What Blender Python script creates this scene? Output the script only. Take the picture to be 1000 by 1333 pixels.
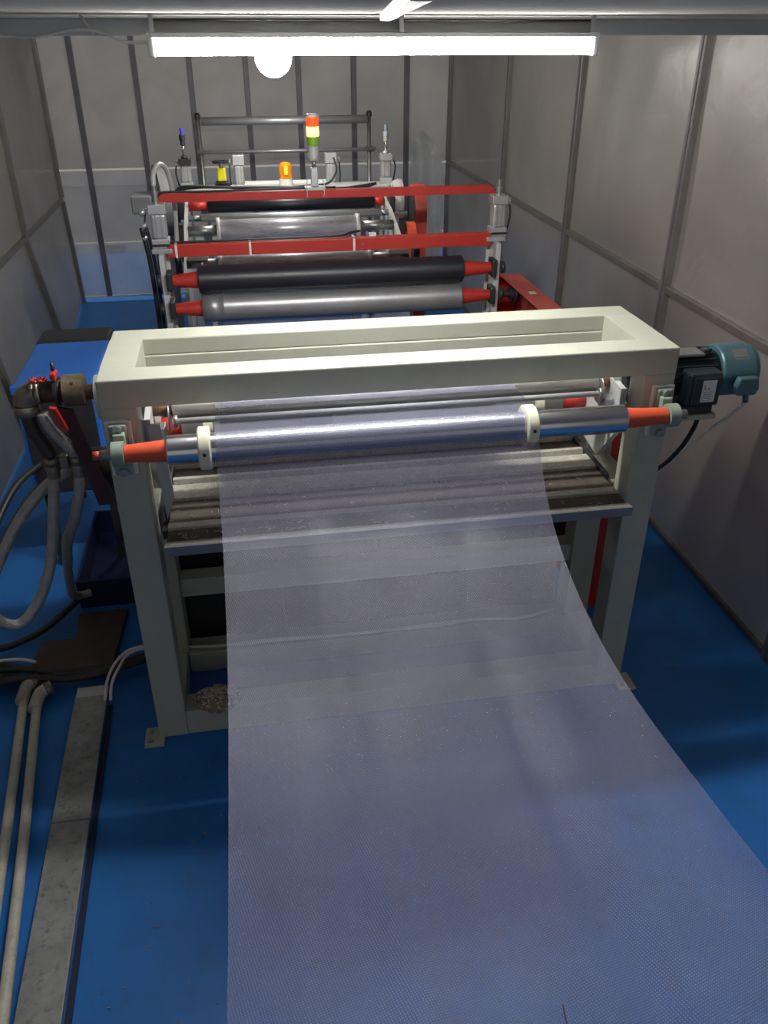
import bpy, bmesh, math, random
from mathutils import Vector, Matrix
random.seed(7)
for o in list(bpy.data.objects): bpy.data.objects.remove(o)
S = bpy.context.scene
C = S.collection
PI = math.pi
# ------------------------------------------------------------------ camera
FPX = 1082.0                       # focal length in pixels of the 1000 x 1333 frame
cd = bpy.data.cameras.new('camera'); cam = bpy.data.objects.new('camera', cd); C.objects.link(cam)
cd.sensor_fit = 'VERTICAL'; cd.sensor_height = 24.0; cd.lens = 24.0 * FPX / 1333.0
cd.clip_start = 0.02; cd.clip_end = 100
cam.location = (0, 0, 2.4)
cam.rotation_euler = (math.radians(90 - 30.07), 0, math.radians(-9.534))
S.camera = cam
# ------------------------------------------------------------------ world (dim hall around the film room)
w = bpy.data.worlds.new('hall'); S.world = w; w.use_nodes = True
w.node_tree.nodes['Background'].inputs[0].default_value = (1.0, 0.975, 0.94, 1)
w.node_tree.nodes['Background'].inputs[1].default_value = 0.27
TUBE_STRENGTH = 150.0
hl = bpy.data.lights.new('hall_fill', 'AREA'); hl.shape = 'RECTANGLE'; hl.size = 6; hl.size_y = 1.2; hl.energy = 150; hl.color = (1, .98, .95)
hlo = bpy.data.objects.new('hall_fill', hl); C.objects.link(hlo); hlo.location = (0, 11.0, 4.2)   # unseen light added to brighten the hall behind the film wall
S.view_settings.view_transform = 'Standard'; S.view_settings.look = 'None'
S.view_settings.exposure = 0.0; S.view_settings.gamma = 1.0; S.view_settings.use_curve_mapping = False

# ------------------------------------------------------------------ materials
def nd(nt, t, **kw):
    n = nt.nodes.new(t)
    for k, v in kw.items(): setattr(n, k, v)
    return n
def M(name, col, rough=.5, metal=0., var=.12, scale=6., bump=0., bscale=80., spec=.5, dirt=None, dirt_amt=.35, stretch=None):
    m = bpy.data.materials.new(name); m.use_nodes = True; nt = m.node_tree
    b = nt.nodes['Principled BSDF']; L = nt.links.new
    tc = nd(nt, 'ShaderNodeTexCoord'); src = tc.outputs['Object']
    if stretch:
        mp = nd(nt, 'ShaderNodeMapping'); mp.inputs['Scale'].default_value = stretch; L(src, mp.inputs[0]); src = mp.outputs[0]
    n = nd(nt, 'ShaderNodeTexNoise'); n.inputs['Scale'].default_value = scale; n.inputs['Detail'].default_value = 5; n.inputs['Roughness'].default_value = .65
    L(src, n.inputs['Vector'])
    r = nd(nt, 'ShaderNodeValToRGB')
    r.color_ramp.elements[0].position = .3; r.color_ramp.elements[1].position = .7
    lo = [max(0, c * (1 - var)) for c in col]; hi = [min(1, c * (1 + var)) for c in col]
    r.color_ramp.elements[0].color = (*lo, 1); r.color_ramp.elements[1].color = (*hi, 1)
    L(n.outputs['Fac'], r.inputs[0]); out = r.outputs[0]
    if dirt:
        n2 = nd(nt, 'ShaderNodeTexNoise'); n2.inputs['Scale'].default_value = scale * 3.3; n2.inputs['Detail'].default_value = 8; n2.inputs['Roughness'].default_value = .75
        L(src, n2.inputs['Vector'])
        r2 = nd(nt, 'ShaderNodeValToRGB'); r2.color_ramp.elements[0].position = .52; r2.color_ramp.elements[1].position = .72
        r2.color_ramp.elements[0].color = (0, 0, 0, 1); r2.color_ramp.elements[1].color = (dirt_amt,) * 3 + (1,)
        L(n2.outputs['Fac'], r2.inputs[0])
        mx = nd(nt, 'ShaderNodeMix', data_type='RGBA'); L(r2.outputs[0], mx.inputs[0]); L(out, mx.inputs[6]); mx.inputs[7].default_value = (*dirt, 1)
        out = mx.outputs[2]
    L(out, b.inputs['Base Color'])
    mr = nd(nt, 'ShaderNodeMapRange'); mr.inputs[3].default_value = max(.02, rough - .07); mr.inputs[4].default_value = min(1, rough + .07)
    L(n.outputs['Fac'], mr.inputs[0]); L(mr.outputs[0], b.inputs['Roughness'])
    b.inputs['Metallic'].default_value = metal; b.inputs['Specular IOR Level'].default_value = spec
    if bump:
        n3 = nd(nt, 'ShaderNodeTexNoise'); n3.inputs['Scale'].default_value = bscale; n3.inputs['Detail'].default_value = 3
        L(src, n3.inputs['Vector'])
        bp = nd(nt, 'ShaderNodeBump'); bp.inputs['Strength'].default_value = bump; bp.inputs['Distance'].default_value = .004
        L(n3.outputs['Fac'], bp.inputs['Height']); L(bp.outputs[0], b.inputs['Normal'])
    return m
def EM(name, col, strength):
    m = bpy.data.materials.new(name); m.use_nodes = True
    b = m.node_tree.nodes['Principled BSDF']
    b.inputs['Base Color'].default_value = (*col, 1); b.inputs['Roughness'].default_value = .3
    b.inputs['Emission Color'].default_value = (*col, 1); b.inputs['Emission Strength'].default_value = strength
    return m
def wall_film(name, trans, col, gloss=.02, rough=.45, bump=.10):
    m = bpy.data.materials.new(name); m.use_nodes = True; nt = m.node_tree; L = nt.links.new
    nt.nodes.remove(nt.nodes['Principled BSDF']); out = nt.nodes['Material Output']
    tc = nd(nt, 'ShaderNodeTexCoord')
    n = nd(nt, 'ShaderNodeTexNoise'); n.inputs['Scale'].default_value = 1.7; n.inputs['Detail'].default_value = 6; n.inputs['Distortion'].default_value = .7
    L(tc.outputs['Object'], n.inputs['Vector'])
    rp = nd(nt, 'ShaderNodeValToRGB'); rp.color_ramp.elements[0].position = .3; rp.color_ramp.elements[1].position = .75
    rp.color_ramp.elements[0].color = (*[c * .82 for c in col], 1); rp.color_ramp.elements[1].color = (*[min(1, c * 1.15) for c in col], 1)
    L(n.outputs['Fac'], rp.inputs[0])
    n3 = nd(nt, 'ShaderNodeTexNoise'); n3.inputs['Scale'].default_value = 3.2; n3.inputs['Detail'].default_value = 4; n3.inputs['Distortion'].default_value = 1.5
    L(tc.outputs['Object'], n3.inputs['Vector'])
    bp = nd(nt, 'ShaderNodeBump'); bp.inputs['Strength'].default_value = bump; bp.inputs['Distance'].default_value = .05; L(n3.outputs['Fac'], bp.inputs['Height'])
    d = nd(nt, 'ShaderNodeBsdfDiffuse'); L(rp.outputs[0], d.inputs[0]); L(bp.outputs[0], d.inputs['Normal'])
    t = nd(nt, 'ShaderNodeBsdfTranslucent'); L(rp.outputs[0], t.inputs[0])
    dt = nd(nt, 'ShaderNodeMixShader'); dt.inputs[0].default_value = .3; L(d.outputs[0], dt.inputs[1]); L(t.outputs[0], dt.inputs[2])
    g = nd(nt, 'ShaderNodeBsdfGlossy'); g.inputs['Roughness'].default_value = rough; g.inputs[0].default_value = (.9, .9, .9, 1); L(bp.outputs[0], g.inputs['Normal'])
    tr = nd(nt, 'ShaderNodeBsdfTransparent'); tr.inputs[0].default_value = (.93, .93, .92, 1)
    m1 = nd(nt, 'ShaderNodeMixShader'); m1.inputs[0].default_value = trans; L(dt.outputs[0], m1.inputs[1]); L(tr.outputs[0], m1.inputs[2])
    fr = nd(nt, 'ShaderNodeMath', operation='MULTIPLY'); fz = nd(nt, 'ShaderNodeFresnel'); fz.inputs[0].default_value = 1.45
    fr.inputs[1].default_value = gloss / .08; fr.use_clamp = True; L(fz.outputs[0], fr.inputs[0])
    m2 = nd(nt, 'ShaderNodeMixShader'); L(fr.outputs[0], m2.inputs[0]); L(m1.outputs[0], m2.inputs[1]); L(g.outputs[0], m2.inputs[2])
    L(m2.outputs[0], out.inputs[0]); return m
def mesh_film():
    m = bpy.data.materials.new('perforated_film'); m.use_nodes = True; nt = m.node_tree; L = nt.links.new
    nt.nodes.remove(nt.nodes['Principled BSDF']); out = nt.nodes['Material Output']
    uv = nd(nt, 'ShaderNodeUVMap'); sx = nd(nt, 'ShaderNodeSeparateXYZ'); L(uv.outputs[0], sx.inputs[0])
    def math_(op, a, b=None):
        q = nd(nt, 'ShaderNodeMath', operation=op)
        for i, v in enumerate((a, b)):
            if v is None: continue
            if isinstance(v, (int, float)): q.inputs[i].default_value = v
            else: L(v, q.inputs[i])
        return q.outputs[0]
    k = 2 * PI / .0082
    a = math_('SINE', math_('MULTIPLY', math_('ADD', sx.outputs[0], math_('MULTIPLY', sx.outputs[1], .62)), k))
    b = math_('SINE', math_('MULTIPLY', math_('SUBTRACT', math_('MULTIPLY', sx.outputs[0], .55), sx.outputs[1]), k))
    weave = math_('MULTIPLY', a, b)
    n = nd(nt, 'ShaderNodeTexNoise'); n.inputs['Scale'].default_value = 2.6; n.inputs['Detail'].default_value = 6; n.inputs['Roughness'].default_value = .6; L(uv.outputs[0], n.inputs['Vector'])
    n2 = nd(nt, 'ShaderNodeTexNoise'); n2.inputs['Scale'].default_value = 55; n2.inputs['Detail'].default_value = 3; L(uv.outputs[0], n2.inputs['Vector'])
    fac = math_('ADD', math_('ADD', .60, math_('MULTIPLY', weave, .21)), math_('ADD', math_('MULTIPLY', n.outputs['Fac'], .22), math_('MULTIPLY', n2.outputs['Fac'], .07)))
    bp = nd(nt, 'ShaderNodeBump'); bp.inputs['Strength'].default_value = .35; bp.inputs['Distance'].default_value = .0015; L(weave, bp.inputs['Height'])
    d = nd(nt, 'ShaderNodeBsdfDiffuse'); d.inputs[0].default_value = (.56, .56, .76, 1); L(bp.outputs[0], d.inputs['Normal'])
    t = nd(nt, 'ShaderNodeBsdfTranslucent'); t.inputs[0].default_value = (.56, .56, .76, 1)
    dt = nd(nt, 'ShaderNodeMixShader'); dt.inputs[0].default_value = .4; L(d.outputs[0], dt.inputs[1]); L(t.outputs[0], dt.inputs[2])
    tr = nd(nt, 'ShaderNodeBsdfTransparent'); tr.inputs[0].default_value = (.93, .94, 1.0, 1)
    m1 = nd(nt, 'ShaderNodeMixShader'); L(fac, m1.inputs[0]); L(dt.outputs[0], m1.inputs[1]); L(tr.outputs[0], m1.inputs[2])
    g = nd(nt, 'ShaderNodeBsdfGlossy'); g.inputs['Roughness'].default_value = .2; L(bp.outputs[0], g.inputs['Normal'])
    fz = nd(nt, 'ShaderNodeFresnel'); fz.inputs[0].default_value = 1.4
    m2 = nd(nt, 'ShaderNodeMixShader'); L(math_('MULTIPLY', fz.outputs[0], .9), m2.inputs[0]); L(m1.outputs[0], m2.inputs[1]); L(g.outputs[0], m2.inputs[2])
    L(m2.outputs[0], out.inputs[0]); return m
def braid_mat():
    m = M('braided_steel', (.46, .44, .42), .34, .45, .2, 30); nt = m.node_tree; L = nt.links.new
    tc = nd(nt, 'ShaderNodeTexCoord'); w_ = nd(nt, 'ShaderNodeTexVoronoi'); w_.inputs['Scale'].default_value = 220; L(tc.outputs['Object'], w_.inputs['Vector'])
    bp = nd(nt, 'ShaderNodeBump'); bp.inputs['Strength'].default_value = .6; bp.inputs['Distance'].default_value = .003
    L(w_.outputs[0], bp.inputs['Height']); L(bp.outputs[0], nt.nodes['Principled BSDF'].inputs['Normal']); return m

m_floor = M('blue_epoxy', (.022, .165, .50), .45, 0, .16, 1.6, .12, 30, spec=.25, dirt=(.04, .10, .18), dirt_amt=.5)
m_ceil = M('ceiling_sheet', (.50, .49, .465), .8, 0, .1, 3, .25, 14, spec=0.0)
m_galv = M('galvanised_profile', (.215, .20, .185), .42, .45, .18, 5, .05, 60)
m_dgalv = M('dark_profile', (.16, .155, .17), .5, .35, .2, 5)
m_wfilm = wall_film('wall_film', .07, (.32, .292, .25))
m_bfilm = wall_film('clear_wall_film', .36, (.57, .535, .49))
m_film = mesh_film()
m_frame = M('cream_paint', (.46, .47, .385), .45, 0, .05, 4, .05, 120, dirt=(.33, .33, .27), dirt_amt=.35)
m_chrome = M('polished_steel', (.78, .78, .80), .2, 1, .06, 12, stretch=(1, 14, 14))
m_steel = M('dull_steel', (.40, .40, .39), .4, .85, .2, 9, dirt=(.2, .18, .16))
m_dirtysteel = M('worn_steel', (.46, .45, .42), .42, .75, .25, 7, dirt=(.12, .11, .1), dirt_amt=.7, stretch=(1, 8, 8))
m_red = M('red_paint', (.50, .035, .025), .42, 0, .12, 5)
m_orange = M('orange_red_paint', (.72, .105, .045), .38, 0, .1, 8)
m_pink = M('faded_red_paint', (.50, .075, .06), .4, 0, .15, 4, dirt=(.55, .3, .25), dirt_amt=.3)
m_collar = M('cream_plastic', (.74, .72, .56), .45, 0, .06, 8)
m_green = M('green_cast_iron', (.27, .34, .28), .45, .1, .15, 18, .15, 150)
m_black = M('black_rubber', (.017, .018, .022), .5, 0, .3, 8)
m_blackroll = M('black_roller_rubber', (.016, .017, .024), .4, 0, .2, 3)
m_plastic = M('black_plastic', (.03, .03, .033), .45, 0, .2, 8)
m_greyroll = M('matte_grey_roller', (.36, .36, .37), .38, .6, .12, 3, dirt=(.22, .22, .23))
m_brown = M('rusty_plank', (.062, .046, .034), .7, 0, .3, 14, .5, 60, dirt=(.16, .14, .11), dirt_amt=.5)
m_dust = M('dusty_ridge', (.46, .44, .37), .65, .1, .18, 20, .3, 90, dirt=(.1, .09, .07), dirt_amt=.7)
m_edge = M('table_edge', (.26, .27, .29), .5, .4, .12, 9)
m_rust = M('rusty_steel', (.20, .10, .065), .6, .4, .35, 20)
m_ruston = M('brown_pipe', (.085, .06, .048), .5, .4, .3, 16, .1)
m_brass = M('tarnished_brass', (.23, .185, .12), .5, .6, .25, 20, dirt=(.05, .04, .03), dirt_amt=.7)
m_elbow = M('cast_fitting', (.27, .245, .20), .42, .7, .2, 14)
m_braid = braid_mat()
m_maroon = M('maroon_primer', (.055, .022, .018), .5, .1, .25, 12)
m_dhose = M('dark_hose', (.03, .03, .03), .45, 0, .2, 20)
m_blue = M('blue_cabinet_paint', (.035, .19, .70), .38, 0, .06, 4)
m_navy = M('navy_paint', (.007, .011, .055), .5, 0, .2, 6)
m_motor = M('dark_motor_paint', (.035, .045, .055), .42, .2, .2, 10)
m_teal = M('teal_motor_paint', (.075, .165, .20), .38, .15, .1, 8)
m_white = M('white_paint', (.72, .72, .70), .45, 0, .05, 6)
m_label = M('white_label', (.78, .78, .76), .5, 0, .03, 6)
m_redink = M('red_ink', (.6, .1, .06), .5)
m_greyink = M('grey_ink', (.3, .3, .31), .5)
m_whitecable = M('white_cable', (.70, .68, .64), .45, 0, .08, 12)
m_pvc = M('dirty_white_pipe', (.50, .47, .40), .5, 0, .18, 12, dirt=(.2, .16, .12), dirt_amt=.6)
m_trunk = M('zinc_trunking', (.28, .285, .28), .5, .3, .25, 11, .2, 90, dirt=(.08, .08, .08), dirt_amt=.85)
m_alu = M('aluminium', (.60, .61, .62), .38, .7, .08, 10)
m_alud = M('aluminium_groove', (.40, .41, .42), .45, .6, .1, 10)
m_beamgrey = M('light_grey_paint', (.55, .56, .55), .45, .1, .08, 6)
m_wrapped = M('film_wrapped_roller', (.58, .58, .64), .28, .35, .06, 6, stretch=(1, 10, 10))
m_paper = M('white_roll', (.78, .78, .76), .6, 0, .03, 5)
m_yellow = M('yellow_paint', (.80, .72, .02), .4, 0, .05, 6)
m_blower = M('blower_grey', (.27, .285, .30), .45, .1, .1, 4)
m_beige = M('beige_partition', (.50, .45, .40), .7, 0, .08, 1.5)
m_beigelt = M('pale_partition_band', (.60, .58, .52), .7, 0, .06, 1.5)
m_hall = M('hall_wall', (.30, .28, .25), .8, 0, .15, .6)
m_pellet = M('pale_pellets', (.62, .52, .40), .4, 0, .3, 90)
m_pile = M('plastic_pellets', (.27, .22, .16), .5, 0, .5, 120, .4, 200)
m_tube = EM('lit_tube', (1.0, .985, .95), TUBE_STRENGTH)
m_globe = EM('lit_globe', (1.0, .97, .90), 75.0)
m_sred = EM('signal_red', (1.0, .06, .01), 1.6)
m_syel = EM('signal_amber_lit', (1.0, .62, .10), 6.0)
m_sgrn = M('signal_green', (.25, .50, .04), .3, 0, .05, 6)
m_amber = M('amber_lens', (.80, .30, .01), .2, 0, .15, 30)
m_ambercore = EM('amber_core', (1, .5, .05), .7)
m_bluecap = M('blue_cap', (.05, .05, .55), .4)

# ------------------------------------------------------------------ geometry collector
class G:
    def __init__(s): s.v = []; s.f = []; s.sm = []
    def add(s, vs, fs, smooth=False):
        n = len(s.v); s.v += [Vector(v) for v in vs]
        for i, f in enumerate(fs):
            s.f.append([n + k for k in f]); s.sm.append(smooth if isinstance(smooth, bool) else smooth[i])
        return s
    def box(s, x0, x1, y0, y1, z0, z1):
        vs = [(x, y, z) for z in (z0, z1) for y in (y0, y1) for x in (x0, x1)]
        return s.add(vs, [(0, 2, 3, 1), (4, 5, 7, 6), (0, 1, 5, 4), (2, 6, 7, 3), (0, 4, 6, 2), (1, 3, 7, 5)])
    def cbox(s, x0, x1, y0, y1, z0, z1, b):      # box with chamfered edges
        me = bmesh.new(); vs = [me.verts.new((x, y, z)) for z in (z0, z1) for y in (y0, y1) for x in (x0, x1)]
        for f in [(0, 2, 3, 1), (4, 5, 7, 6), (0, 1, 5, 4), (2, 6, 7, 3), (0, 4, 6, 2), (1, 3, 7, 5)]: me.faces.new([vs[i] for i in f])
        bmesh.ops.bevel(me, geom=list(me.edges), offset=b, segments=2, affect='EDGES', profile=.5)
        me.verts.index_update(); s.add([v.co.copy() for v in me.verts], [[v.index for v in f.verts] for f in me.faces]); me.free(); return s
    def rings(s, rings, cap=True, closed=False):
        n = len(rings[0]); vs = [p for r in rings for p in r]; fs = []; sm = []
        m_ = len(rings)
        for i in range(m_ if closed else m_ - 1):
            for j in range(n):
                a = i * n + j; b_ = i * n + (j + 1) % n; i2 = (i + 1) % m_
                fs.append((a, b_, i2 * n + (j + 1) % n, i2 * n + j)); sm.append(True)
        if cap and not closed:
            fs.append(tuple(reversed(range(n)))); sm.append(False); fs.append(tuple((m_ - 1) * n + j for j in range(n))); sm.append(False)
        return s.add(vs, fs, sm)
    @staticmethod
    def basis(d):
        d = Vector(d).normalized(); a = Vector((0, 0, 1)) if abs(d.z) < .9 else Vector((1, 0, 0))
        u = d.cross(a).normalized(); return u, u.cross(d).normalized() * -1
    def cyl(s, p0, p1, r0, r1=None, n=20):
        r1 = r0 if r1 is None else r1; p0 = Vector(p0); p1 = Vector(p1); u, v = s.basis(p1 - p0)
        return s.rings([[p + (u * math.cos(2 * PI * j / n) + v * math.sin(2 * PI * j / n)) * r for j in range(n)] for p, r in ((p0, r0), (p1, r1))])
    def lathe(s, prof, p0, d, n=24):             # prof: (distance along d, radius)
        p0 = Vector(p0); d = Vector(d).normalized(); u, v = s.basis(d)
        # split rings at sharp steps for crisp edges
        for (a, ra), (b, rb) in zip(prof[:-1], prof[1:]):
            s.rings([[p0 + d * t + (u * math.cos(2 * PI * j / n) + v * math.sin(2 * PI * j / n)) * max(r, 1e-5) for j in range(n)] for t, r in ((a, ra), (b, rb))], cap=False)
        for k, (t, r) in ((0, prof[0]), (1, prof[-1])):
            if r > 1e-4:
                ring = [p0 + d * t + (u * math.cos(2 * PI * j / n) + v * math.sin(2 * PI * j / n)) * r for j in range(n)]
                s.add(ring, [tuple(range(n)) if k else tuple(reversed(range(n)))])
        return s
    def ring(s, p0, p1, ro, ri, n=28):           # hollow ring
        p0 = Vector(p0); p1 = Vector(p1); u, v = s.basis(p1 - p0)
        def c(p, r): return [p + (u * math.cos(2 * PI * j / n) + v * math.sin(2 * PI * j / n)) * r for j in range(n)]
        for a, b in ((c(p0, ro), c(p1, ro)), (c(p1, ro), c(p1, ri)), (c(p1, ri), c(p0, ri)), (c(p0, ri), c(p0, ro))): s.rings([a, b], cap=False)
        return s
    def tube(s, pts, r, n=8, sub=6):
        P = [Vector(p) for p in pts]
        if sub > 1 and len(P) > 2:
            Q = []
            for i in range(len(P) - 1):
                a = P[max(i - 1, 0)]; b = P[i]; c = P[i + 1]; d = P[min(i + 2, len(P) - 1)]
                for k in range(sub):
                    t = k / sub; Q.append(.5 * ((2 * b) + (c - a) * t + (2 * a - 5 * b + 4 * c - d) * t * t + (3 * b - a - 3 * c + d) * t ** 3))
            Q.append(P[-1]); P = Q
        rs = []; u = None
        for i, p in enumerate(P):
            d = (P[min(i + 1, len(P) - 1)] - P[max(i - 1, 0)]).normalized()
            if u is None: u, _ = s.basis(d)
            else: u = (u - d * u.dot(d)).normalized()
            v = d.cross(u); rs.append([p + (u * math.cos(2 * PI * j / n) + v * math.sin(2 * PI * j / n)) * r for j in range(n)])
        return s.rings(rs)
    def prism(s, poly, axis, a, b):              # polygon in the two other axes, extruded from a to b
        def mk(p, t):
            q = list(p); q.insert(axis, t); return q
        n = len(poly); vs = [mk(p, a) for p in poly] + [mk(p, b) for p in poly]
        fs = [tuple(reversed(range(n))), tuple(range(n, 2 * n))] + [(i, (i + 1) % n, n + (i + 1) % n, n + i) for i in range(n)]
        return s.add(vs, fs)
    def grid(s, fn, nu, nv, smooth=True):
        vs = [fn(i / nu, j / nv) for j in range(nv + 1) for i in range(nu + 1)]
        fs = [(j * (nu + 1) + i, j * (nu + 1) + i + 1, (j + 1) * (nu + 1) + i + 1, (j + 1) * (nu + 1) + i) for j in range(nv) for i in range(nu)]
        return s.add(vs, fs, smooth)

ORG = {}
def root_of(o):
    while o.parent: o = o.parent
    return o
def obj(name, g, mat, parent=None, bevel=0, label=None, fixn=True, at=None):
    """one mesh object; vertices are given in world space, stored relative to the thing's base"""
    off = Vector(ORG.get(root_of(parent).name, (0, 0, 0))) if parent else Vector((0, 0, 0))
    if at: off = Vector(at)
    me = bpy.data.meshes.new(name); me.from_pydata([v - off for v in g.v], [], g.f)
    me.polygons.foreach_set('use_smooth', g.sm); me.materials.append(mat); me.update()
    if fixn:
        bm = bmesh.new(); bm.from_mesh(me); bmesh.ops.recalc_face_normals(bm, faces=bm.faces); bm.to_mesh(me); bm.free()
    o = bpy.data.objects.new(name, me); C.objects.link(o)
    if parent: o.parent = parent
    if at and not parent: o.location = at
    if bevel:
        b = o.modifiers.new('bevel', 'BEVEL'); b.width = bevel; b.segments = 2; b.limit_method = 'ANGLE'; b.angle_limit = .6
    if label: o['label'] = label
    return o
def tag(o, label, cat=None, group=None, kind=None):
    o['label'] = label
    if cat: o['category'] = cat
    if group: o['group'] = group
    if kind: o['kind'] = kind
    return o
def thing(name, loc, label, cat, group=None, kind=None):
    o = bpy.data.objects.new(name, None); C.objects.link(o); o.location = loc; o.empty_display_size = .1
    ORG[o.name] = loc
    return tag(o, label, cat, group, kind)
def one(name, g, mat, loc, label, cat, group=None, kind=None, bevel=0):
    return tag(obj(name, g, mat, None, bevel, at=loc), label, cat, group, kind)
def dup(root, loc, label=None, parent=None):
    r = root.copy(); C.objects.link(r); r.parent = parent
    if loc is not None: r.location = loc
    if label: r['label'] = label
    for ch in root.children:
        dup(ch, None, None, r)
    return r
def part_copy(src, dloc):
    c = src.copy(); C.objects.link(c); c.parent = src.parent; c.location = Vector(src.location) + Vector(dloc)
    for ch in src.children:
        k = ch.copy(); C.objects.link(k); k.parent = c
    return c

# ================================================================== THE SETTING
YB = 8.8; XR = 2.16; XL = -1.68; ZT = 2.44
tag(obj('floor', G().grid(lambda a, b: (-9 + 18 * a, -5 + 25 * b, 0), 18, 25, False), m_floor), 'glossy blue painted floor', kind='structure')
tag(obj('ceiling', G().box(XL - .08, XR + .08, -.9, YB + .06, ZT, ZT + .03), m_ceil), 'pale ceiling sheet above the lamp', kind='structure')
tag(obj('trim_1', G().cbox(XL, XR, 2.72, 2.765, 2.388, 2.43, .003), m_beamgrey), 'galvanised beam crossing under the ceiling behind the lamp', kind='structure')

def wall_root(name, label): 
    o = bpy.data.objects.new(name, None); C.objects.link(o); o['kind'] = 'structure'; o['label'] = label; return o
def wob(x, y, a=.014): return a * (math.sin(3.1 * x + 1.7 * y) + math.sin(5.3 * y - 2.2 * x + 1) * .6 + math.sin(11 * x + 3 * y) * .25)
wr = wall_root('wall_right', 'cloudy film wall on a metal frame, right of the machine')
yr = [YB, 6.9, 5.43, 3.975, 2.52, 1.05, -.4]
for i, y in enumerate(yr):
    g = G().cbox(XR - .045, XR + .005, y - .028, y + .028, 0, ZT, .003); obj('post', g, m_galv, wr)
    obj('post_seam', G().box(XR - .049, XR - .0445, y - .006, y + .006, .01, ZT - .01), m_dgalv, wr)
for y0, y1 in zip(yr[1:], yr[:-1]):
    obj('rail', G().cbox(XR - .04, XR + .002, y0 + .0285, y1 - .0285, 1.235, 1.272, .003), m_galv, wr)
    obj('bottom_rail', G().cbox(XR - .03, XR + .002, y0 + .0285, y1 - .0285, 0, .03, .003), m_dgalv, wr)
    for z0, z1 in ((1.272, ZT), (.03, 1.235)):
        obj('film_panel', G().grid(lambda a, b, y0=y0, y1=y1, z0=z0, z1=z1: (XR - .012 + wob(y0 + (y1 - y0) * a, z0 + (z1 - z0) * b) * min(1, 8 * min(a, 1 - a, b, 1 - b)), y0 + (y1 - y0) * a, z0 + (z1 - z0) * b), 22, 18), m_wfilm, wr)
wl = wall_root('wall_left', 'cloudy film wall on a metal frame, left of the machine')
yl = [YB, 7.05, 5.4, 3.9, 2.4, .9, -.6]
def inx(y, z): return (.0 if z >= 1.0 else (1.0 - z) * (.03 if y > 8.5 else .15))
for y in yl:
    d0 = inx(y, 0)
    g = G().cbox(XL - .005, XL + .045, y - .028, y + .028, .0, ZT, .003)
    for v in g.v: v.x += inx(y, v.z)
    g2 = G().box(XL - .005, XL + .045, y - .028, y + .028, 1.0, ZT)
    # a straight upper post and a lower post that leans in
    obj('post', G().cbox(XL - .005, XL + .045, y - .028, y + .028, 1.02, ZT, .003), m_galv, wl)
    gl = G().box(XL - .005, XL + .045, y - .028, y + .028, 0, .98)
    for v in gl.v: v.x += inx(y, v.z)
    obj('post', gl, m_galv, wl)
for y0, y1 in zip(yl[1:], yl[:-1]):
    obj('rail', G().cbox(XL, XL + .042, y0 - .02, y1 - .03, .981, 1.019, .003), m_galv, wl)
    for z0, z1 in ((1.02, ZT), (.02, .98)):
        def fn(a, b, y0=y0, y1=y1, z0=z0, z1=z1):
            y = y0 + (y1 - y0) * a; z = z0 + (z1 - z0) * b
            ii = inx(y0, z) * (1 - a) + inx(y1, z) * a
            return (XL + .012 + ii + wob(y + 4, z) * min(1, 8 * min(a, 1 - a, b, 1 - b)), y, z)
        obj('film_panel', G().grid(fn, 22, 18), m_wfilm, wl)
wb = wall_root('wall_back', 'clear hazy film wall behind the machine')
xb = [XL + .05, -1.36, -.82, -.33, .18, .665, 1.185, 1.70, XR - .05]
for x in xb[1:-1]: obj('post', G().cbox(x - .024, x + .024, YB - .02, YB + .03, .06, ZT, .003), m_dgalv, wb)
obj('rail', G().cbox(XL + .05, XR - .05, YB - .018, YB + .02, 2.37, ZT - .002, .003), m_galv, wb)
obj('bottom_hem', G().box(XL + .05, XR - .05, YB - .01, YB + .01, .045, .062), m_label, wb)
for x0, x1 in zip(xb[:-1], xb[1:]):
    obj('film_panel', G().grid(lambda a, b, x0=x0, x1=x1: (x0 + (x1 - x0) * a, YB + .032 + wob(x0 + (x1 - x0) * a, 3 * b, .008), .055 + 2.32 * b), 14, 24), m_bfilm, wb)
# the hall seen through the film
wf = wall_root('wall_far', 'beige partition standing in the hall behind the film wall')
obj('partition', G().box(-7, 7, 11.1, 11.25, .12, .78), m_beige, wf)
obj('top_band', G().box(-7, 7, 11.08, 11.25, .78, .95), m_beigelt, wf)
obj('plinth', G().box(-7, 7, 11.02, 11.25, 0, .12), m_label, wf)
for k in range(24):
    x = -6.8 + k * .56; obj('plinth_panel', G().box(x, x + .34, 11.0, 11.03, .02, .10), m_greyink, wf)
tag(obj('wall_hall', G().box(-9, 9, 16, 16.1, 0, 4.5), m_hall), 'dull wall at the far end of the hall', kind='structure')

# ================================================================== LAMPS
def batten(label, x0, x1, y, z, rot=0):
    L_ = x1 - x0; cx = (x0 + x1) / 2
    t = thing('tube_lamp', (cx, y, z), label, 'lamp', 'lit tube lamps')
    obj('housing', G().cbox(x0 + .01, x1 - .01, y - .042, y + .042, z + .018, z + .030, .003), m_white, t)
    g = G(); n = 16; h = []
    for x in (x0 + .02, x1 - .02):
        h.append([(x, y + .026 * math.cos(PI * k / n + PI), z + .017 + .043 * math.sin(PI * k / n + PI)) for k in range(n + 1)])
    g.rings(h); obj('diffuser', g, m_tube, t)
    for x, s in ((x0, 1), (x1, -1)):
        obj('end_cap', G().cbox(min(x, x + s * .02), max(x, x + s * .02), y - .032, y + .032, z - .030, z + .032, .006), m_white, t)
    return t
lamp1 = batten('long lit tube lamp hanging across the room in front of the beam', -.205, 1.085, 2.68, 2.366)
for x in (-.19, .5, 1.07):
    obj('hanger', G().box(x - .006, x + .006, 2.676, 2.684, 2.3965, ZT), m_alu, lamp1)
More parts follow.
